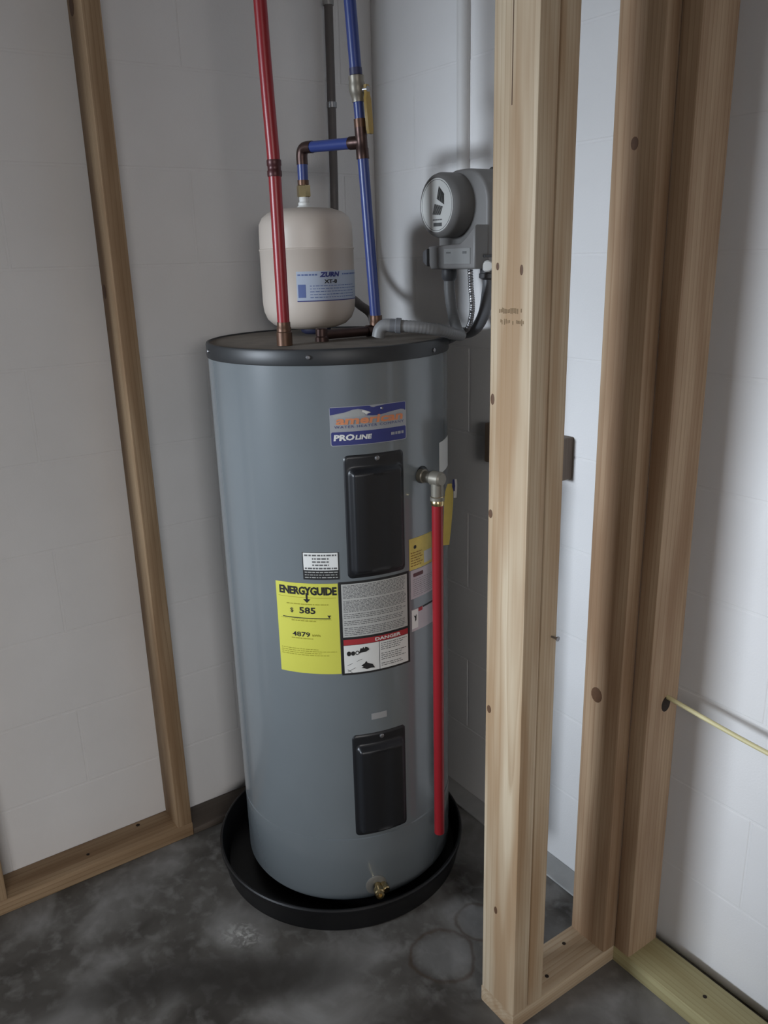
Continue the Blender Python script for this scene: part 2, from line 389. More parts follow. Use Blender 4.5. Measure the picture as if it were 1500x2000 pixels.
YEL = mat('energy_yellow', lin(196, 194, 78), .55, 0, .03)
YEL2 = mat('aged_yellow', lin(198, 178, 92), .6, 0, .35, 40)
INKB = mat('black_ink', lin(22, 22, 22), .6, 0, .1)
INKG = mat('grey_ink', lin(92, 92, 92), .6, 0, .1)
INKR = mat('red_ink', lin(160, 42, 48), .6, 0, .1)
INKY = mat('olive_fine_print', lin(150, 146, 40), .6, 0, .1)
BLUE = mat('blue_print', lin(44, 50, 112), .5, 0, .05)
ORNG = mat('orange_print', lin(206, 130, 88), .5, 0, .12, 60)
LOGO = mat('silver_label', lin(150, 152, 156), .5, 0, .06)
BRASS = mat('brass', lin(205, 185, 140), .25, 1, .12, 80)
BRONZE = mat('grey_bronze', lin(132, 127, 116), .45, .5, .12, 80)
COPPER = mat('weathered_copper', lin(92, 68, 54), .42, .6, .25, 60)
REDP = mat('red_pipe_plastic', lin(138, 26, 34), .35, 0, .05)
BLUP = mat('blue_pipe_plastic', lin(46, 62, 122), .35, 0, .06)

wh = empty('water_heater', (HX, HY, 0), 'tall grey electric water heater standing in the black drip pan', 'water heater')
turned('jacket', [(0, .028), (RH-.012, .028), (RH-.004, .032), (RH, .040), (RH, .193), (RH-.0022, .1945), (RH-.0022, .197), (RH, .1985), (RH, 1.2275)], HC, JACK, wh, n=128, smooth=30)
turned('top_cap', [(RH-.004, 1.221), (.2505, 1.221), (.2512, 1.2235), (.2512, 1.246), (.2495, 1.2495), (.2455, 1.2505), (.2440, 1.2485), (.2420, 1.2475)], HC, CAP, wh, n=128, smooth=40)
turned('lid', [(.2425, 1.2476), (.16, 1.2492), (.05, 1.2500), (0, 1.2500)], HC, DUST, wh, n=96)
turned('support_foot', [(0, .004), (.20, .004), (.20, .029), (0, .029)], HC, CAP, wh, n=64)
for az in (-39.4, 22.9, -101): turned('cap_screw', [(0, -.002), (.0042, -.002), (.0042, .002), (.0030, .0034), (0, .0038)], on(az, 1.2365 if az < 0 else 1.231, .2512), STEEL, wh, out(az), 12)

def curved(name, az0, az1, z0, z1, m, parent, off=.0006, back=-.001, rc=0, label=None, c=HC, rad=RH, shape=None):
    """label sheet that follows the cylinder; rounded corners rc (m)"""
    bm = bmesh.new(); na = max(4, int(abs(az1-az0)/2)); L = R(az1-az0)*rad; Hh = z1-z0
    if shape is None:
        pts = []
        if rc:
            for cx_, cz, a0 in ((L-rc, rc, -90), (L-rc, Hh-rc, 0), (rc, Hh-rc, 90), (rc, rc, 180)):
                for k in range(5): a = R(a0+90*k/4); pts.append((cx_+rc*math.cos(a), cz+rc*math.sin(a)))
        else: pts = [(0, 0), (L, 0), (L, Hh), (0, Hh)]
    else: pts = shape
    vs = [bm.verts.new((x, y, 0)) for x, y in pts]; f = bm.faces.new(vs)
    for i in range(1, na):
        bmesh.ops.bisect_plane(bm, geom=bm.verts[:]+bm.edges[:]+bm.faces[:], plane_co=(L*i/na, 0, 0), plane_no=(1, 0, 0))
    g = bmesh.ops.extrude_face_region(bm, geom=bm.faces[:])
    for e in g['geom']:
        if isinstance(e, bmesh.types.BMVert): e.co.z = 1
    cc = Vector((c[0], c[1], 0))
    for v in bm.verts:
        az = R(az0)+v.co.x/rad; r = rad+(off if v.co.z > .5 else back); z = z0+v.co.y
        v.co = cc+Vector((r*math.cos(az), r*math.sin(az), z))
    return world_mesh(name, bm, m, parent, 25, None, label)
_txt = {}
def text_bm(body, size, sx=1., bold=0., align='CENTER', space=1.):
    cu = bpy.data.curves.new('t', 'FONT'); cu.body = body; cu.size = size; cu.align_x = align; cu.align_y = 'CENTER'; cu.offset = bold; cu.space_character = space; cu.resolution_u = 2
    o = bpy.data.objects.new('t', cu); COL.objects.link(o)
    dg = bpy.context.evaluated_depsgraph_get(); me = bpy.data.meshes.new_from_object(o.evaluated_get(dg))
    bm = bmesh.new(); bm.from_mesh(me); bpy.data.objects.remove(o); bpy.data.meshes.remove(me); bpy.data.curves.remove(cu)
    for v in bm.verts: v.co.x *= sx
    return bm
def wrap_text(name, body, az, z, size, m, parent, off=.0010, sx=1., bold=0., shear=0., align='CENTER', c=HC, rad=RH, space=1.):
    bm = text_bm(body, size, sx, bold, align, space)
    for v in bm.verts:
        x = v.co.x+shear*v.co.y; a = R(az)+x/rad; r = rad+off
        v.co = Vector((c[0]+r*math.cos(a), c[1]+r*math.sin(a), z+v.co.y))
    return world_mesh(name, bm, m, parent, 30)
def fine_print(name, az0, az1, z0, z1, rows, m, parent, off=.0009, fill=.55, seed=1, c=HC, rad=RH, gaps=(), short=0.):
    rr = random.Random(seed); bm = bmesh.new(); pitch_ = (z1-z0)/rows; L = R(az1-az0)*rad
    for i in range(rows):
        if i in gaps: continue
        zz = z1-(i+.5)*pitch_; x = 0; end = L*(1-rr.random()*short)
        while x < end:
            wd = min(rr.uniform(.0025, .009), end-x)
            h = pitch_*fill/2
            q = []
            for (xx, yy) in ((x, -h), (x+wd, -h), (x+wd, h), (x, h)):
                a = R(az0)+xx/rad; q.append(bm.verts.new((c[0]+(rad+off)*math.cos(a), c[1]+(rad+off)*math.sin(a), zz+yy)))
            bm.faces.new(q); x += wd+rr.uniform(.0012, .0022)
    o = world_mesh(name, bm, m, parent, 30); o['kind'] = 'stuff'; return o

# --- access panels
def panel(name, az0, az1, z0, z1, label):
    bm = bmesh.new(); L = R(az1-az0)*RH; Hh = z1-z0; nx, nz = 44, 70; rc = .010
    def sd(x, z, xa, xb, za, zb, r):
        cx_, cz = (xa+xb)/2, (za+zb)/2; dx, dz = abs(x-cx_)-(xb-xa)/2+r, abs(z-cz)-(zb-za)/2+r
        return min(max(dx, dz), 0)+math.hypot(max(dx, 0), max(dz, 0))-r
    sm = lambda t: (lambda u: u*u*(3-2*u))(min(1, max(0, t)))
    G = []
    for j in range(nz+1):
        row = []
        for i in range(nx+1):
            x, z = L*i/nx, Hh*j/nz
            cx_ = min(max(x, rc), L-rc); cz = min(max(z, rc), Hh-rc); dx, dz = x-cx_, z-cz; dl = math.hypot(dx, dz)
            if dl > rc: x, z = cx_+dx/dl*rc, cz+dz/dl*rc
            d = -sd(x, z, 0, L, 0, Hh, rc); di = -sd(x, z, .007, L-.007, .007, Hh-.024, .012)
            h = .0035*sm(d/.003)+.015*sm(di/.011)
            if di > .014:                       # shallow vertical flutes of the raised field
                u = (x-.021)/(L-.042); h -= .0022*sm(1-abs(u-.5)/.36)
            a = R(az0)+x/RH; r = RH-.0005+h
            row.append(bm.verts.new((HX+r*math.cos(a), HY+r*math.sin(a), z0+z)))
        G.append(row)
    for j in range(nz):
        for i in range(nx): bm.faces.new((G[j][i], G[j][i+1], G[j+1][i+1], G[j+1][i]))
    bmesh.ops.remove_doubles(bm, verts=bm.verts, dist=1e-6)
    o = world_mesh(name, bm, BLK, wh, 60, None, label)
    am = (az0+az1)/2
    turned('panel_screw', [(0, -.002), (.0048, -.002), (.0048, .0015), (.003, .003), (0, .0032)], on(am+.6, z1-.0095, RH+.0035), STEEL, o, out(am), 12)
    return o
panel('access_panel', -26.8, 2.0, .804, 1.0525, 'tall black plastic access panel under the brand label')
panel('access_panel', -28.0, 0.0, .203, .4535, 'shorter black plastic access panel above the drain valve')

# --- brand label
bl = curved('brand_label', -31.8, 3.9, 1.071, 1.1445, LOGO, wh, .0005, rc=.004, label='brand label with blue bands and orange lettering')
Lb = R(35.7)*RH
curved('label_band', -31.4, 3.5, 1.0722, 1.0975, BLUE, bl, .0008, rc=.003)
def logo_poly(name, pts, m, parent, az0, z0, off=.0008):
    return curved(name, az0, az0+37, z0, z0+.01, m, parent, off, shape=pts)
s = .001
def lp(pts): return [(x*s, -y*s) for x, y in pts]
crest = [(1, 1.5), (1, 15), (12, 13), (28.7, 10.4), (43.4, 6.2), (53.5, 5.4), (62, 7), (67, 8.8), (75, 11.5), (79, 14), (74, 15.6), (69.3, 18.7), (82, 19.9), (96.4, 19.7), (119, 16), (141.5, 13.8), (149, 15), (152, 17.5), (153, 16), (153.3, 2), (150, 1), (110, 1.2), (90, 3.2), (84, 4.6), (79, 3.5), (76, 1.2), (72, .8), (40, 1)]
logo_poly('label_crest', lp(crest), BLUE, bl, -31.8, 1.1445)
eagle = [(62, 8.6), (68, 9.8), (74, 12), (77.5, 14), (73, 14.4), (69, 16.6), (66, 13.6), (61, 11.6)]
logo_poly('label_crest', lp(eagle), WHT, bl, -31.8, 1.1445, .0011)
wing = [(6, 15.8), (28, 12), (44, 7.8), (54, 7.2), (60, 9), (65, 14), (67, 19), (52, 19.5), (28, 20), (8, 21)]
logo_poly('label_crest', lp(wing), mat('pale_label_tint', lin(158, 160, 158), .5), bl, -31.8, 1.1445, .0009)
wrap_text('label_lettering', 'american', -13.4, 1.1182, .0215, ORNG, bl, .0012, 1.72, .0007, .2)
wrap_text('label_lettering', 'WATER HEATER COMPANY', -13.8, 1.1065, .0068, BLUE, bl, .0011, 1.42, 0, 0, space=1.22)
wrap_text('label_lettering', 'PRO', -25.9, 1.0862, .0150, WHT, bl, .0011, 1.35, .0007, .12)
wrap_text('label_lettering', 'LINE', -17.4, 1.0854, .0116, WHT, bl, .0011, 1.35, .0005, .2)
fine_print('label_smallprint', -4.4, 2.2, 1.0825, 1.0895, 1, LOGO, bl, .0011, .75, 6)
turned('label_rivet', [(0, 0), (.003, 0), (.002, .002), (0, .0024)], on(-8.6, 1.1365, RH+.0006), STEEL, bl, out(-9.5), 10)

# --- small notice, energy label, instruction label
sn = curved('notice_label', -47.0, -30.5, .8045, .8615, INKB, wh, .0006, label='small black and white notice label')
curved('notice_field', -46.6, -30.9, .8245, .8605, WHT, sn, .0009)
for z, t in ((.8555, 0), (.8485, 1), (.8420, 1), (.8352, 1), (.8285, 0)):
    fine_print('notice_print', -46 if t == 0 else -42.5, -31.4 if t == 0 else -35, z-.0026, z+.0026, 1, INKG, sn, .0012, .62, int(z*1e4))
fine_print('notice_print', -46.2, -31.2, .8065, .8230, 3, GPAP, sn, .0009, .28, 77)

eg = curved('energy_label', -61.2, -31.5, .5985, .796, YEL, wh, .0007, label='bright yellow energy guide label')
wrap_text('energy_lettering', 'ENERGYGUIDE', -45.8, .7795, .0225, INKB, eg, .0012, .82, .0010, 0, space=.95)
def arrow(az, z):
    bm = bmesh.new(); r = RH+.0013
    P = [(-.0018, .0), (.0018, 0), (.0018, -.013), (.0075, -.013), (0, -.021), (-.0075, -.013), (-.0018, -.013)]
    bm.faces.new([bm.verts.new((HX+r*math.cos(R(az)+x/RH), HY+r*math.sin(R(az)+x/RH), z+y)) for x, y in P])
    world_mesh('energy_arrow', bm, INKB, eg)
arrow(-46.0, .776)
fine_print('energy_print', -56, -36, .7495, .7535, 1, INKY, eg, .0012, .55, 11)
wrap_text('energy_lettering', '$', -53.6, .7370, .0130, INKB, eg, .0012, 1.2, .0001)
wrap_text('energy_lettering', '585', -46.0, .7375, .0185, INKB, eg, .0012, 1.25, .0005)
def bar(name, az0, az1, z0, z1, m, parent, off=.0012): return curved(name, az0, az1, z0, z1, m, parent, off, .0005)
bar('energy_scale', -58.3, -35.4, .7205, .7222, INKB, eg)
bm = bmesh.new(); r = RH+.0013
bm.faces.new([bm.verts.new((HX+r*math.cos(R(-36)+x/RH), HY+r*math.sin(R(-36)+x/RH), .7235+y)) for x, y in ((-.0035, .005), (.0035, .005), (0, -.001))])
world_mesh('energy_arrow', bm, INKB, eg)
fine_print('energy_print', -54, -42, .7135, .7175, 1, INKY, eg, .0012, .6, 12)
fine_print('energy_print', -59.5, -33, .7175, .7200, 1, INKY, eg, .0012, .3, 13, short=.2)
wrap_text('energy_lettering', '4879', -49.6, .6850, .0140, INKB, eg, .0012, 1.35, .0002)
wrap_text('energy_lettering', 'kWh', -42.4, .6842, .0062, INKY, eg, .0012, 1.35, .0002)
fine_print('energy_print', -54.5, -44, .6745, .6785, 1, INKY, eg, .0012, .55, 14)
fine_print('energy_print', -60, -32.5, .6375, .6550, 4, INKY, eg, .0012, .35, 15, short=.35)
bar('energy_print', -60, -32.5, .7655, .7662, INKY, eg)

il = curved('instruction_label', -31.2, 3.9, .5945, .7985, INKB, wh, .0006, label='large black bordered white instruction and danger label')
curved('instruction_field', -30.0, 2.6, .6790, .7935, GPAP, il, .0009)
fine_print('instruction_print', -29.3, 2.0, .7625, .7915, 10, INKG, il, .0012, .42, 21, short=.05)
fine_print('instruction_print', -29.3, 2.0, .7330, .7590, 9, INKG, il, .0012, .42, 22, short=.05)
fine_print('instruction_print', -29.3, 2.0, .6820, .7305, 13, INKG, il, .0012, .36, 23, short=.1, gaps=(3, 7))
curved('danger_band', -30.0, 2.6, .6615, .6735, INKR, il, .0009)
wrap_text('danger_lettering', 'DANGER', -8.5, .6672, .0095, WHT, il, .0013, 1.5, .0003)
curved('danger_field', -30.0, -13.2, .5990, .6605, WHT, il, .0009)
curved('danger_field', -12.9, 2.6, .5990, .6605, WHT, il, .0009)
fine_print('danger_print', -12.2, 1.8, .6040, .6580, 12, INKG, il, .0012, .32, 31, short=.3, gaps=(4, 9))
def pict(pts_list, az0, z0, m, off=.0013):
    bm = bmesh.new(); r = RH+off
    for pts in pts_list: bm.faces.new([bm.verts.new((HX+r*math.cos(R(az0)+x/RH), HY+r*math.sin(R(az0)+x/RH), z0+y)) for x, y in pts])
    return world_mesh('danger_pictogram', bm, m, il)
def oval(cx_, cy, a, b, n=12): return [(cx_+a*math.cos(2*math.pi*k/n), cy+b*math.sin(2*math.pi*k/n)) for k in range(n)]
pict([oval(.010, .046, .0042, .0055), oval(.0185, .046, .0042, .0050), oval(.027, .0465, .0040, .0048)], -30, .5965, INKB)
pict([oval(.027, .0465, .0024, .0030)], -30, .5965, WHT, .0015)
pict([[(.029, .044), (.035, .046), (.046, .047), (.052, .051), (.050, .055), (.044, .058), (.042, .054), (.040, .058), (.037, .055), (.034, .056), (.032, .050)]], -30, .5965, INKB)
pict([[(.034, .017), (.041, .021), (.045, .026), (.047, .0215), (.058, .017), (.063, .008), (.055, .009), (.046, .0075), (.040, .010), (.034, .0115), (.039, .0135)]], -30, .5965, INKB)
pict([[(.006, .006), (.022, .014), (.0225, .0133), (.0065, .0052)], [(.006, .020), (.036, .032), (.0365, .0312), (.0065, .0192)], [(.0065, .011), (.016, .003), (.0155, .0022), (.006, .0102)]], -30, .5965, INKG)

# --- labels on the right flank of the jacket
yl2 = curved('warning_label', 4.4, 20.6, .797, .8640, YEL2, wh, .0006, label='aged yellow warning label beside the red pipe')
curved('warning_patch', 14.2, 20.2, .803, .829, GPAP, yl2, .0009)
fine_print('warning_print', 5.2, 13.4, .803, .836, 6, mat('brown_ink', lin(138, 104, 50), .6), yl2, .0009, .4, 41, short=.2)
pict_m = mat('brown_ink', lin(138, 104, 50), .6)
bm = bmesh.new(); r = RH+.001
bm.faces.new([bm.verts.new((HX+r*math.cos(R(8)+x/RH), HY+r*math.sin(R(8)+x/RH), .845+y)) for x, y in oval(0, 0, .004, .004)])
world_mesh('warning_symbol', bm, INKB, yl2)
LIL = mat('pale_rating_paper', lin(176, 168, 172), .55, 0, .04)
rl = curved('rating_label', 5.0, 27.0, .7330, .7955, LIL, wh, .0006, label='pale rating label half behind the red pipe')
curved('rating_badge', 6.6, 13.4, .7805, .7885, mat('maroon_ink', lin(86, 52, 54), .6), rl, .0009, rc=.002)
fine_print('rating_print', 6.4, 24, .7370, .7765, 9, INKG, rl, .0009, .2, 51, short=.3)
dl = curved('danger_sticker', 5.2, 28.0, .6600, .7090, LIL, wh, .0006, label='pale sticker with maroon stripe under the rating label')
curved('sticker_band', 9.8, 12.6, .7010, .7090, INKR, dl, .0009)
curved('sticker_band', 13.0, 28.0, .7060, .7090, INKB, dl, .0009)
curved('sticker_field', 5.4, 9.4, .6660, .7080, WHT, dl, .0009)
bm = bmesh.new(); r = RH+.0013
bm.faces.new([bm.verts.new((HX+r*math.cos(R(7.4)+x/RH), HY+r*math.sin(R(7.4)+x/RH), .690+y)) for x, y in ((-.004, .006), (.001, .004), (.004, .008), (.003, -.006), (-.001, -.009), (0, -.002))])
world_mesh('sticker_symbol', bm, INKB, dl)
curved('serial_sticker', -18.0, -10.2, .4845, .4985, mat('faded_sticker', lin(150, 150, 150), .5), wh, .0006, label='tiny faded sticker above the lower panel')
curved('blank_sticker', 29.5, 47.0, .976, 1.0415, WHT, wh, .0006, label='blank white sticker at the right edge')

# --- relief valve on the flank
rv = bpy.data.objects.new('relief_valve', None); COL.objects.link(rv); rv.parent = wh; rv.location = on(12, .99, RH)-wh.location; rv.empty_display_size = .02
AZV = 12.0
turned('valve_boss', [(0, -.002), (.0175, -.002), (.0175, .002), (.015, .005), (.012, .005), (0, .005)], on(AZV+1.5, .991), BLK, rv, out(AZV+1.5), 24)
turned('valve_body', [(0, 0), (.0140, 0), (.0140, .010), (.0120, .012), (.0120, .028), (.0150, .032), (.0150, .052), (.0115, .056), (0, .056)], on(AZV, .991, RH+.002), BRONZE, rv, out(AZV), 20)
PX, PY = (on(AZV, 0, .2935)).x, (on(AZV, 0, .2935)).y
turned('valve_outlet', [(0, 0), (.0125, 0), (.0125, -.026), (.0145, -.028), (.0145, -.034), (0, -.034)], (PX, PY, .982), BRONZE, rv, (0, 0, 1), 20)
# --- drain valve
dv = bpy.data.objects.new('drain_valve', None); COL.objects.link(dv); dv.parent = wh; dv.location = on(-18.5, .062)-wh.location; dv.empty_display_size = .02
turned('drain_plate', [(0, -.004), (.024, -.004), (.024, .0008), (.021, .0022), (.009, .0022), (0, .0022)], on(-18.5, .066), mat('grey_escutcheon', lin(118, 116, 110), .5, .3), dv, out(-18.5), 28)
turned('drain_spout', [(0, 0), (.0075, 0), (.0075, .018), (.0115, .020), (.0115, .034), (.0092, .036), (.0092, .040), (.0050, .040), (.0050, .030), (0, .030)], on(-18.0, .0665), BRASS, dv, out(-24)+Vector((0, 0, .1)), 20)
turned('drain_stem', [(0, 0), (.0085, 0), (.0085, .020), (.0065, .022), (0, .022)], on(-15.2, .0640, RH+.001), BRASS, dv, out(-8), 16)

# ------------------------------------------------------------------ drip pan
PC = Vector((HX+.0025, HY-.0247, 0))
PAN = mat('black_pan_plastic', lin(11, 11, 13), .42, 0, .15, 30)
o = turned('drip_pan', [(0, .0005), (.283, .0005), (.287, .003), (.2955, .050), (.2985, .054), (.2985, .062), (.2960, .0645), (.2925, .0645), (.2905, .062), (.2825, .008), (.279, .0035), (0, .0035)], PC, PAN, None, n=128, smooth=40)
tag(o, 'round black plastic drip pan on the floor under the water heater', 'drip pan')

# ------------------------------------------------------------------ hot pipe
hx, hy = .4255, -.5085
hp = empty('hot_water_pipe', (hx, hy, 1.250), 'upright red hot water pipe rising from the water heater top', 'pipe')
turned('adapter', [(0, 1.2495), (.0150, 1.2495), (.0150, 1.274), (.0137, 1.2755), (.0137, 1.282), (.0125, 1.284), (.0125, 1.293), (0, 1.293)], (hx, hy, 0), COPPER, hp, n=24, label='brown copper adapter')
tube('pipe', [(hx, hy, 1.288), (hx, hy, 1.558)], .0115, REDP, hp, 1, 20)
turned('coupling', [(0, 1.549), (.0128, 1.549), (.0132, 1.551), (.0132, 1.558), (.0122, 1.560), (.0122, 1.566), (.0132, 1.568), (.0132, 1.575), (.0128, 1.577), (0, 1.577)], (hx, hy, 0), mat('maroon_coupling', lin(70, 30, 32), .4, .3), hp, n=24, label='dark maroon coupling')
tube('pipe', [(hx, hy, 1.57), (hx-.004, hy-.006, 1.83), (hx-.010, hy-.014, H_C+.02)], .0115, REDP, hp, 4, 20)

# ------------------------------------------------------------------ cold pipe with ball valve and tank branch
cx0, cy0 = .416, -.290
cp = empty('cold_water_pipe', (cx0, cy0, 1.25), 'blue cold water pipe with copper tee and ball valve', 'pipe')
up_at = lambda z: Vector((cx0-.0095*(z-1.267)/.344*1.0-.000, cy0-.0155*(z-1.267)/.344, z))
dkb = mat('dark_copper', lin(74, 58, 54), .4, .8, .2, 60)
turned('collar', [(0, 1.272), (.0132, 1.272), (.0132, 1.279), (.0122, 1.281), (.0122, 1.292), (0, 1.292)], (cx0, cy0, 0), COPPER, cp, n=24)
tube('elbow', [(cx0, cy0, 1.276), (cx0, cy0, 1.268), (cx0, cy0-.005, 1.2635), (cx0, cy0-.013, 1.2622), (cx0, cy0-.024, 1.262)], .0115, dkb, cp, 5, 20, label='dark copper elbow')
tube('pipe', [(cx0, cy0-.022, 1.262), (cx0-.001, cy0-.125, 1.262)], .0095, dkb, cp, 1, 18, label='dark copper pipe lying over the lid')
turned('inlet_nipple', [(0, 1.2495), (.0135, 1.2495), (.0135, 1.258), (.0120, 1.260), (.0120, 1.2735), (.010, 1.2755), (0, 1.2755)], (cx0-.001, cy0-.130, 0), dkb, cp, n=20)
tube('pipe', [up_at(1.285), up_at(1.598)], .0108, BLUP, cp, 1, 20)
tA = up_at(1.618); axis = (up_at(1.7)-up_at(1.5)).normalized()
tee = turned('tee', [(0, -.030), (.0125, -.030), (.0125, -.012), (.0115, -.010), (.0115, .010), (.0120, .012), (.0120, .026), (0, .026)], tA, dkb, cp, axis, 24, label='dark copper tee')
TK = Vector((.2415, -.3455, 0))
eB = Vector((TK.x, TK.y, 1.624))
bd = (eB-tA).normalized()
turned('tee_branch', [(0, 0), (.0115, 0), (.0115, .012), (.0122, .013), (.0122, .030), (0, .030)], tA, dkb, tee, bd, 24)
tube('pipe', [tA+bd*.026, eB-bd*.026], .0108, BLUP, cp, 1, 20)
elb = tube('elbow', [eB-bd*.032, eB-bd*.014, eB-bd*.004+Vector((0, 0, -.004)), eB+Vector((0, 0, -.014)), eB+Vector((0, 0, -.032))], .0118, dkb, cp, 5, 20, label='dark copper elbow')
tube('pipe', [eB+Vector((0, 0, -.028)), eB+Vector((0, 0, -.066))], .0108, BLUP, cp, 1, 20)
turned('collar', [(0, 0), (.0118, 0), (.0118, -.011), (0, -.011)], eB+Vector((0, 0, -.062)), COPPER, cp, n=20)
turned('union_nut', [(0, 0), (.0125, 0), (.0145, -.002), (.0145, -.022), (.0125, -.024), (0, -.024)], eB+Vector((0, 0, -.071)), BRASS, cp, n=6, smooth=20, label='brass hexagonal nut')
# above the tee: pipe, ball valve, pipe
upB = lambda z: up_at(1.618)+(Vector((.398, -.317, 1.859))-up_at(1.618))*((z-1.618)/(1.859-1.618))
ax2 = (upB(1.8)-upB(1.7)).normalized()
turned('collar', [(0, 0), (.0118, 0), (.0118, .018), (0, .018)], upB(1.641), COPPER, cp, ax2, 20)
tube('pipe', [upB(1.64), upB(1.692)], .0098, BLUP, cp, 1, 20)
bv = turned('ball_valve', [(0, -.024), (.0115, -.024), (.0118, -.016), (.0138, -.012), (.0158, -.004), (.0158, .006), (.0145, .012), (.0150, .014), (.0150, .021), (.0122, .022), (0, .022)], upB(1.712), BRONZE, cp, ax2, 24, label='bronze ball valve body')
hd = Vector((.42, -.55, 0)).normalized()      # side the stem points to
sd = (CAM-upB(1.7)); sd.z = 0; sd.normalize(); sd = (sd*.55+Vector((.564, .826, 0))*.85).normalized()
turned('valve_stem', [(0, 0), (.006, 0), (.006, .024), (0, .024)], upB(1.708), STEEL, bv, sd, 14)
YH = mat('yellow_vinyl', lin(158, 130, 58), .5, 0, .06)
hb = upB(1.708)+sd*.021
lat = ax2.cross(sd).normalized()
prof = [(.008, .0055), (-.010, .0060), (-.016, .0090), (-.068, .0090), (-.077, .0065)]
def strap(pts, half, th):
    bm = bmesh.new(); rows = []
    for p, hw in zip(pts, half): rows.append([bm.verts.new(p+lat*hw*sx_+sd*th*sy_) for sx_, sy_ in ((-1, -1), (1, -1), (1, 1), (-1, 1))])
    for A, B in zip(rows, rows[1:]):
        for k in range(4): bm.faces.new((A[k], A[(k+1) % 4], B[(k+1) % 4], B[k]))
    bm.faces.new(rows[0][::-1]); bm.faces.new(rows[-1]); return bm
world_mesh('valve_handle', strap([hb+ax2*t for t, _ in prof], [h for _, h in prof], .0028), YH, bv, 40, None, 'yellow lever handle')
turned('collar', [(0, 0), (.0122, 0), (.0122, .012), (0, .012)], upB(1.7345), mat('dark_blue_collar', lin(40, 44, 80), .5), cp, ax2, 20)
tube('pipe', [upB(1.740), upB(1.859), upB(H_C+.02)], .0115, BLUP, cp, 2, 20)

# ------------------------------------------------------------------ expansion tank
RT = .0995
TANK = mat('cream_tank_paint', lin(188, 177, 166), .42, 0, .05, 12)
et = empty('expansion_tank', (TK.x, TK.y, 1.25), 'cream steel expansion tank standing above the water heater', 'tank')
pr = [(0, 1.2605), (.030, 1.2608), (.058, 1.264), (.078, 1.271), (.091, 1.283), (.0975, 1.299), (RT, 1.318), (RT, 1.4225), (RT+.0012, 1.424), (RT+.0012, 1.4265), (RT-.0005, 1.428), (RT-.001, 1.462), (.0975, 1.476), (.091, 1.489), (.078, 1.499), (.058, 1.5055), (.030, 1.508), (0, 1.5085)]
turned('tank_shell', pr, TK, TANK, et, n=96, smooth=40)
turned('tank_nipple', [(.030, 1.5075), (.016, 1.5095), (.0125, 1.513), (.0125, 1.518), (.0100, 1.520), (.0100, 1.534), (0, 1.534)], TK, WHT, et, n=24, label='white threaded nipple')
turned('air_valve_cap', [(0, 1.2502), (.024, 1.2502), (.030, 1.2535), (.033, 1.259), (.033, 1.2635), (0, 1.2635)], TK+Vector((.012, .006, 0)), mat('navy_cap', lin(34, 36, 58), .5), et, n=32, label='dark navy valve cap')
BLAB = mat('blue_grey_label', lin(166, 176, 192), .5, 0, .04)
tl = curved('tank_label', -43.5, 80, 1.322, 1.3815, BLAB, et, .0006, c=TK, rad=RT, label='pale blue maker label round the tank')
curved('tank_band', -43.5, 80, 1.3220, 1.3240, BLUE, tl, .0009, c=TK, rad=RT)
fine_print('tank_print', -42, -19, 1.3722, 1.3770, 1, mat('mid_blue_ink', lin(84, 100, 148), .6), tl, .0009, .6, 61, c=TK, rad=RT)
fine_print('tank_print', 15, 70, 1.3722, 1.3770, 1, MATS['mid_blue_ink'], tl, .0009, .6, 63, c=TK, rad=RT)
wrap_text('tank_lettering', 'ZURN', -2.5, 1.3742, .0125, BLUE, tl, .0012, 1.25, .0007, .25, c=TK, rad=RT)
wrap_text('tank_lettering', 'XT-8', -2.0, 1.3605, .0100, INKB, tl, .0012, 1.35, .0004, 0, c=TK, rad=RT)
fine_print('tank_print', -28, 50, 1.3270, 1.3555, 5, MATS['mid_blue_ink'], tl, .0009, .25, 62, c=TK, rad=RT, short=.15)
curved('tank_panel', -42, -33, 1.3300, 1.3560, MATS['mid_blue_ink'], tl, .0009, c=TK, rad=RT)

# ------------------------------------------------------------------ discharge pipe and paper tag
dp = tube('discharge_pipe', [(PX, PY, .9478), (PX, PY, .172)], .0113, REDP, None, 1, 20)
tag(dp, 'straight red discharge pipe hanging down the right side of the water heater', 'pipe')
turned('ferrule', [(.0114, .938), (.0128, .938), (.0132, .941), (.0132, .9455), (.0124, .947), (.0124, .949), (.0132, .951), (.0132, .9555), (.0114, .958)], (PX, PY, 0), BRASS, dp, n=20, label='brass ferrule')
TAGM = mat('yellow_tag_paper', lin(206, 186, 96), .65, 0, .12, 60)
ta, tb = on(16.5, .978, .306), on(15.0, .852, .303)
sd2 = (rt*1.0).normalized(); fr = Vector((-fw.x, -fw.y, 0)).normalized(); sd2 = (sd2*.8+fr*-.25).normalized()
def sheet(name, rows, th, m, parent=None):
    """rows: (centre, half width); sheet with thickness along fr"""
    bm = bmesh.new(); rr = []
    for c_, hw in rows: rr.append([bm.verts.new(c_+sd2*hw*a+fr*th*b_) for a, b_ in ((-1, -1), (1, -1), (1, 1), (-1, 1))])
    for A, B in zip(rr, rr[1:]):
        for k in range(4): bm.faces.new((A[k], A[(k+1) % 4], B[(k+1) % 4], B[k]))
    bm.faces.new(rr[0][::-1]); bm.faces.new(rr[-1])
    return world_mesh(name, bm, m, parent, 30)
tt = empty('paper_tag', ta, 'hanging yellow paper tag on the relief valve', 'tag')
mid = ta.lerp(tb, .5)+fr*.004
sheet('tag_sheet', [(ta, .0045), (ta.lerp(tb, .12), .0085), (ta.lerp(tb, .3)+fr*.003, .0095), (mid, .0090), (ta.lerp(tb, .8)+fr*.003, .0078), (tb, .0066)], .0004, TAGM, tt)
wa = ta+sd2*.0125+Vector((0, 0, .008))
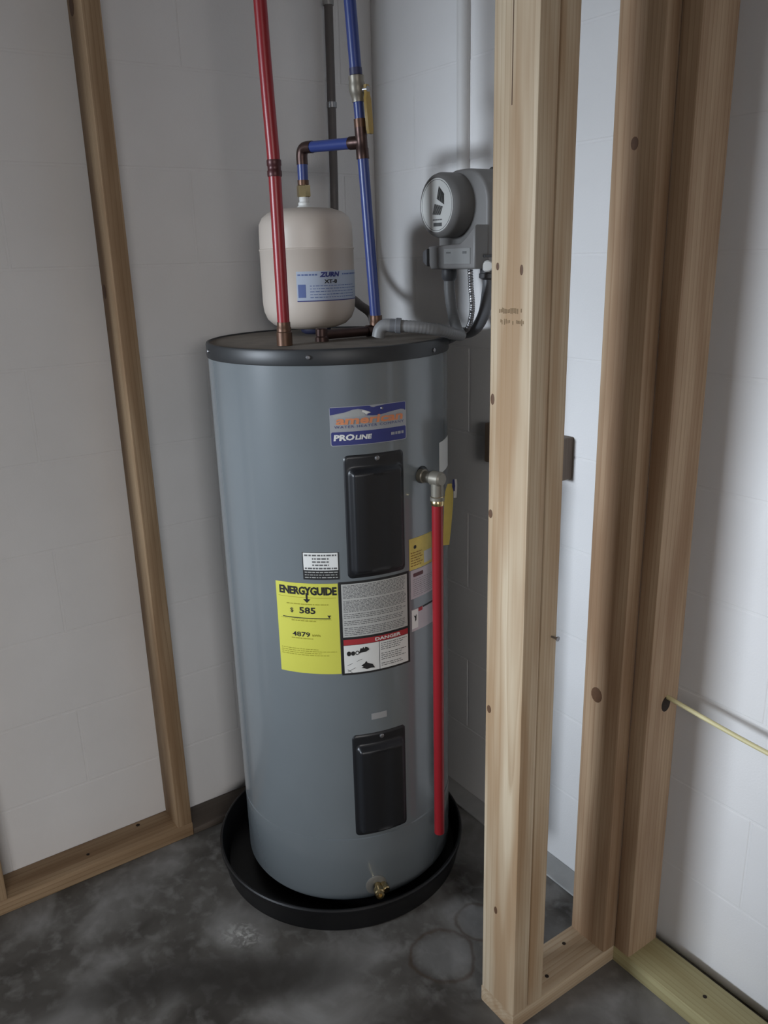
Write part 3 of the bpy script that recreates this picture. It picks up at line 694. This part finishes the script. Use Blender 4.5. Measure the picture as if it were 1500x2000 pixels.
sheet('tag_slip', [(wa, .0025), (wa+Vector((0, 0, -.012)), .0038), (wa+Vector((0, 0, -.038))+sd2*-.001, .0030)], .0004, WHT, tt)
sheet('tag_slip', [(wa-sd2*.0042+fr*.001, .0020), (wa-sd2*.0040+Vector((0, 0, -.014))+fr*.001, .0032), (wa-sd2*.0030+Vector((0, 0, -.024))+fr*.001, .0012)], .0004, BLUE, tt)

# ------------------------------------------------------------------ wall box with round label
GBOX = mat('grey_box_plastic', lin(118, 116, 114), .5, 0, .06, 20)
GBOX2 = mat('dark_grey_plastic', lin(72, 72, 74), .5, 0, .08, 20)
cb = empty('control_box', (.46, -.06, 1.374), 'grey plastic control box with round white label on the right wall', 'control box')
bxc, bzc = .447, 1.503
def extr(name, pts, y0, y1, m, parent, bev=.004, label=None):
    """outline in x,z extruded along y"""
    bm = bmesh.new(); f = bm.faces.new([bm.verts.new((x, y0, z)) for x, z in pts])
    g = bmesh.ops.extrude_face_region(bm, geom=[f]); 
    for e in g['geom']:
        if isinstance(e, bmesh.types.BMVert): e.co.y = y1
    es = [e for e in bm.edges if all(abs(v.co.y-min(y0, y1)) < 1e-6 for v in e.verts)]
    if bev: bmesh.ops.bevel(bm, geom=es, offset=bev, segments=3, affect='EDGES', profile=.5)
    return world_mesh(name, bm, m, parent, 40, None, label)
arc = lambda cx_, cz, r, a0, a1, n: [(cx_+r*math.cos(R(a0+(a1-a0)*k/n)), cz+r*math.sin(R(a0+(a1-a0)*k/n))) for k in range(n+1)]
body = [(.392, 1.392), (.400, 1.378), (.545, 1.378), (.550, 1.384)]+arc(.482, 1.503, .068, 0, 90, 10)+arc(.455, 1.508, .063, 90, 180, 10)
extr('box_body', body, 0, -.108, GBOX, cb, .006)
turned('box_drum', [(.063, -.02), (.063, .036), (.0605, .043), (.055, .047), (.0535, .0462), (.0530, .0455), (0, .0455)], (bxc, -.108, bzc), GBOX, cb, (0, -1, 0), 64, label='round front drum')
fc = turned('face_label', [(0, 0), (.0518, 0), (.0518, .0006), (0, .0006)], (bxc-.0015, -.1535, bzc), WHT, cb, (0, -1, 0), 64, label='round white paper label')
turned('label_ring', [(.0482, 0), (.0492, 0), (.0492, .0003), (.0482, .0003)], (bxc-.0015, -.1541, bzc), INKG, fc, (0, -1, 0), 64)
bm = bmesh.new()
def hatch(q, n, gap):
    (ax, az), (bx_, bz), (cx_, cz), (dx, dz) = q          # slices run between the edges a-d and b-c
    for k in range(n):
        t0, t1 = k/n, (k+1-gap)/n
        P = [(ax+(dx-ax)*t0, az+(dz-az)*t0), (bx_+(cx_-bx_)*t0, bz+(cz-bz)*t0), (bx_+(cx_-bx_)*t1, bz+(cz-bz)*t1), (ax+(dx-ax)*t1, az+(dz-az)*t1)]
        bm.faces.new([bm.verts.new((bxc-.0015+x, -.1545, bzc+z)) for x, z in P])
hatch([(.008, .036), (.001, .012), (.025, .000), (.025, .020)], 7, .22)
hatch([(-.006, .003), (-.013, -.017), (.013, -.019), (.021, -.003)], 8, .3)
world_mesh('label_emblem', bm, INKB, fc, label='two hatched dark wing shapes')
bm = bmesh.new(); 
for k in range(9): bbox(bm, bxc-.014+.0034*k, bxc-.0115+.0034*k, -.1544, -.1541, bzc-.0290, bzc-.0265)
world_mesh('label_print', bm, INKG, fc)
bm = bmesh.new()
for k in range(6): bbox(bm, bxc-.012+.0046*k, bxc-.0078+.0046*k, -.1544, -.1541, bzc-.0405, bzc-.0335)
world_mesh('label_print', bm, INKG, fc)
low = [(.392, 1.398), (.404, 1.378), (.546, 1.378), (.548, 1.382), (.548, 1.462), (.520, 1.440), (.500, 1.428), (.398, 1.424), (.390, 1.412)]
lo = extr('box_lower_cover', low, -.10, -.140, GBOX, cb, .005)
box('cover_plate', .452, .535, -.1412, -.1398, 1.388, 1.419, mat('metal_nameplate', lin(140, 140, 138), .5, .2), lo, .0006)
bm = bmesh.new(); bbox(bm, .512, .524, -.1417, -.1410, 1.408, 1.413, 0); bbox(bm, .460, .474, -.1417, -.1410, 1.409, 1.412, 0)
world_mesh('plate_print', bm, INKG, lo)['kind'] = 'stuff'
extr('box_hinge', [(.388, 1.392), (.402, 1.384), (.402, 1.420), (.388, 1.414)], -.118, -.148, GBOX2, cb, .003)
box('box_latch', .549, .557, -.092, -.062, 1.405, 1.470, GBOX, cb, .002, 2)
box('box_latch', .546, .552, -.118, -.060, 1.400, 1.405, GBOX2, cb, .001)
turned('wire_seal', [(0, -.006), (.009, -.005), (.0115, 0), (.009, .005), (0, .006)], (.552, -.110, 1.383), WHT, cb, (.8, -.6, 0), 16, label='white seal blob')
turned('wire_seal', [(0, -.005), (.008, -.004), (.009, 0), (.008, .004), (0, .005)], (.552, -.082, 1.388), WHT, cb, (.8, -.6, 0), 16, label='white seal blob')
turned('mounting_ear', [(0, 0), (.007, 0), (.007, .010), (.004, .013), (0, .013)], (.455, -.012, 1.566), GBOX2, cb, (0, 0, 1), 14)
turned('conduit_hub', [(0, 0), (.0155, 0), (.0165, -.006), (.0165, -.020), (.0125, -.026), (0, -.026)], (.413, -.095, 1.379), GBOX2, cb, n=24)
turned('conduit_hub', [(0, 0), (.0185, 0), (.0185, -.010), (.0205, -.012), (.0205, -.020), (.0125, -.024), (0, -.024)], (.512, -.070, 1.379), GBOX2, cb, n=24)

# ------------------------------------------------------------------ conduits and cables
FLEX = mat('grey_flex_conduit', lin(116, 116, 116), .5, 0, .06, 30)
PVC = mat('grey_pvc', lin(96, 97, 100), .45, 0, .06, 30)
flex = [(.413, -.095, 1.362), (.416, -.096, 1.325), (.430, -.098, 1.280), (.456, -.108, 1.252), (.505, -.140, 1.247), (.552, -.195, 1.256), (.566, -.245, 1.268), (.552, -.290, 1.276), (.530, -.318, 1.279)]
fp = resample(spline(flex, 14), .0022)
o = empty('flexible_conduit', (.5, -.2, 1.26), 'grey flexible conduit looping from control box to the water heater top', 'conduit')
world_mesh('conduit_hose', sweep(bmesh.new(), fp, lambda s_: .0116+.0003*math.sin(s_*900), 16), FLEX, o, 60)
end = Vector(fp[-1]); dr = (Vector(fp[-1])-Vector(fp[-4])).normalized()
turned('conduit_fitting', [(0, -.005), (.0148, -.005), (.0148, .004), (.0128, .006), (.0128, .016), (0, .016)], end, PVC, o, dr, 20)
tube('conduit_elbow', [end+dr*.012, end+dr*.026+Vector((0, 0, -.001)), end+dr*.036+Vector((0, 0, -.009)), end+dr*.040+Vector((0, 0, -.024))], .0125, FLEX, o, 6, 18)
bx = [(.520, -.128, 1.381), (.516, -.122, 1.345), (.502, -.106, 1.300), (.476, -.092, 1.262), (.450, -.088, 1.244), (.40, -.082, 1.224), (.30, -.068, 1.20)]
o = world_mesh('armoured_cable', sweep(bmesh.new(), resample(spline(bx, 16), .0016), lambda s_: .0052+.0008*math.sin(s_*2*math.pi/.0052), 12), STEEL, None, 60)
tag(o, 'thin ribbed metal cable hanging under the control box', 'cable')
o = tube('drop_conduit', [(.512, -.070, 1.358), (.510, -.071, 1.330), (.496, -.069, 1.285), (.462, -.064, 1.252), (.40, -.052, 1.238), (.29, -.040, 1.232)], .0125, PVC, None, 10, 18)
tag(o, 'grey conduit bending down from the right of the control box behind the water heater', 'conduit')
DK = mat('dark_conduit', lin(92, 86, 84), .5, .2, .12, 40)
o = empty('wall_conduit', (.022, -.136, 1.5), 'dark grey conduit running down the left wall behind the expansion tank', 'conduit')
wc = [(.024, -.130, H_C), (.024, -.132, 1.97), (.024, -.136, 1.6), (.030, -.142, 1.42), (.10, -.165, 1.335), (.22, -.205, 1.305), (.320, -.240, 1.290), (.372, -.262, 1.262)]
tube('conduit_tube', wc, .0100, DK, o, 10, 16)
turned('conduit_coupling', [(.0095, -.018), (.0125, -.018), (.0130, -.012), (.0130, .012), (.0125, .018), (.0095, .018)], (.024, -.1325, 1.975), mat('zinc_coupling', lin(150, 148, 146), .4, .5), o, n=20)
turned('conduit_strap', [(.0100, -.006), (.0118, -.006), (.0118, .006), (.0100, .006)], (.0245, -.134, 1.75), STEEL, o, n=20)
WPVC = mat('white_painted_conduit', lin(206, 204, 202), .6, 0, .03)
o = tube('painted_conduit', [(.352, -.0050, H_C), (.352, -.0050, 1.40)], .0150, WPVC, None, 1, 20)
tag(o, 'white painted conduit running up the right wall above the control box', 'conduit')
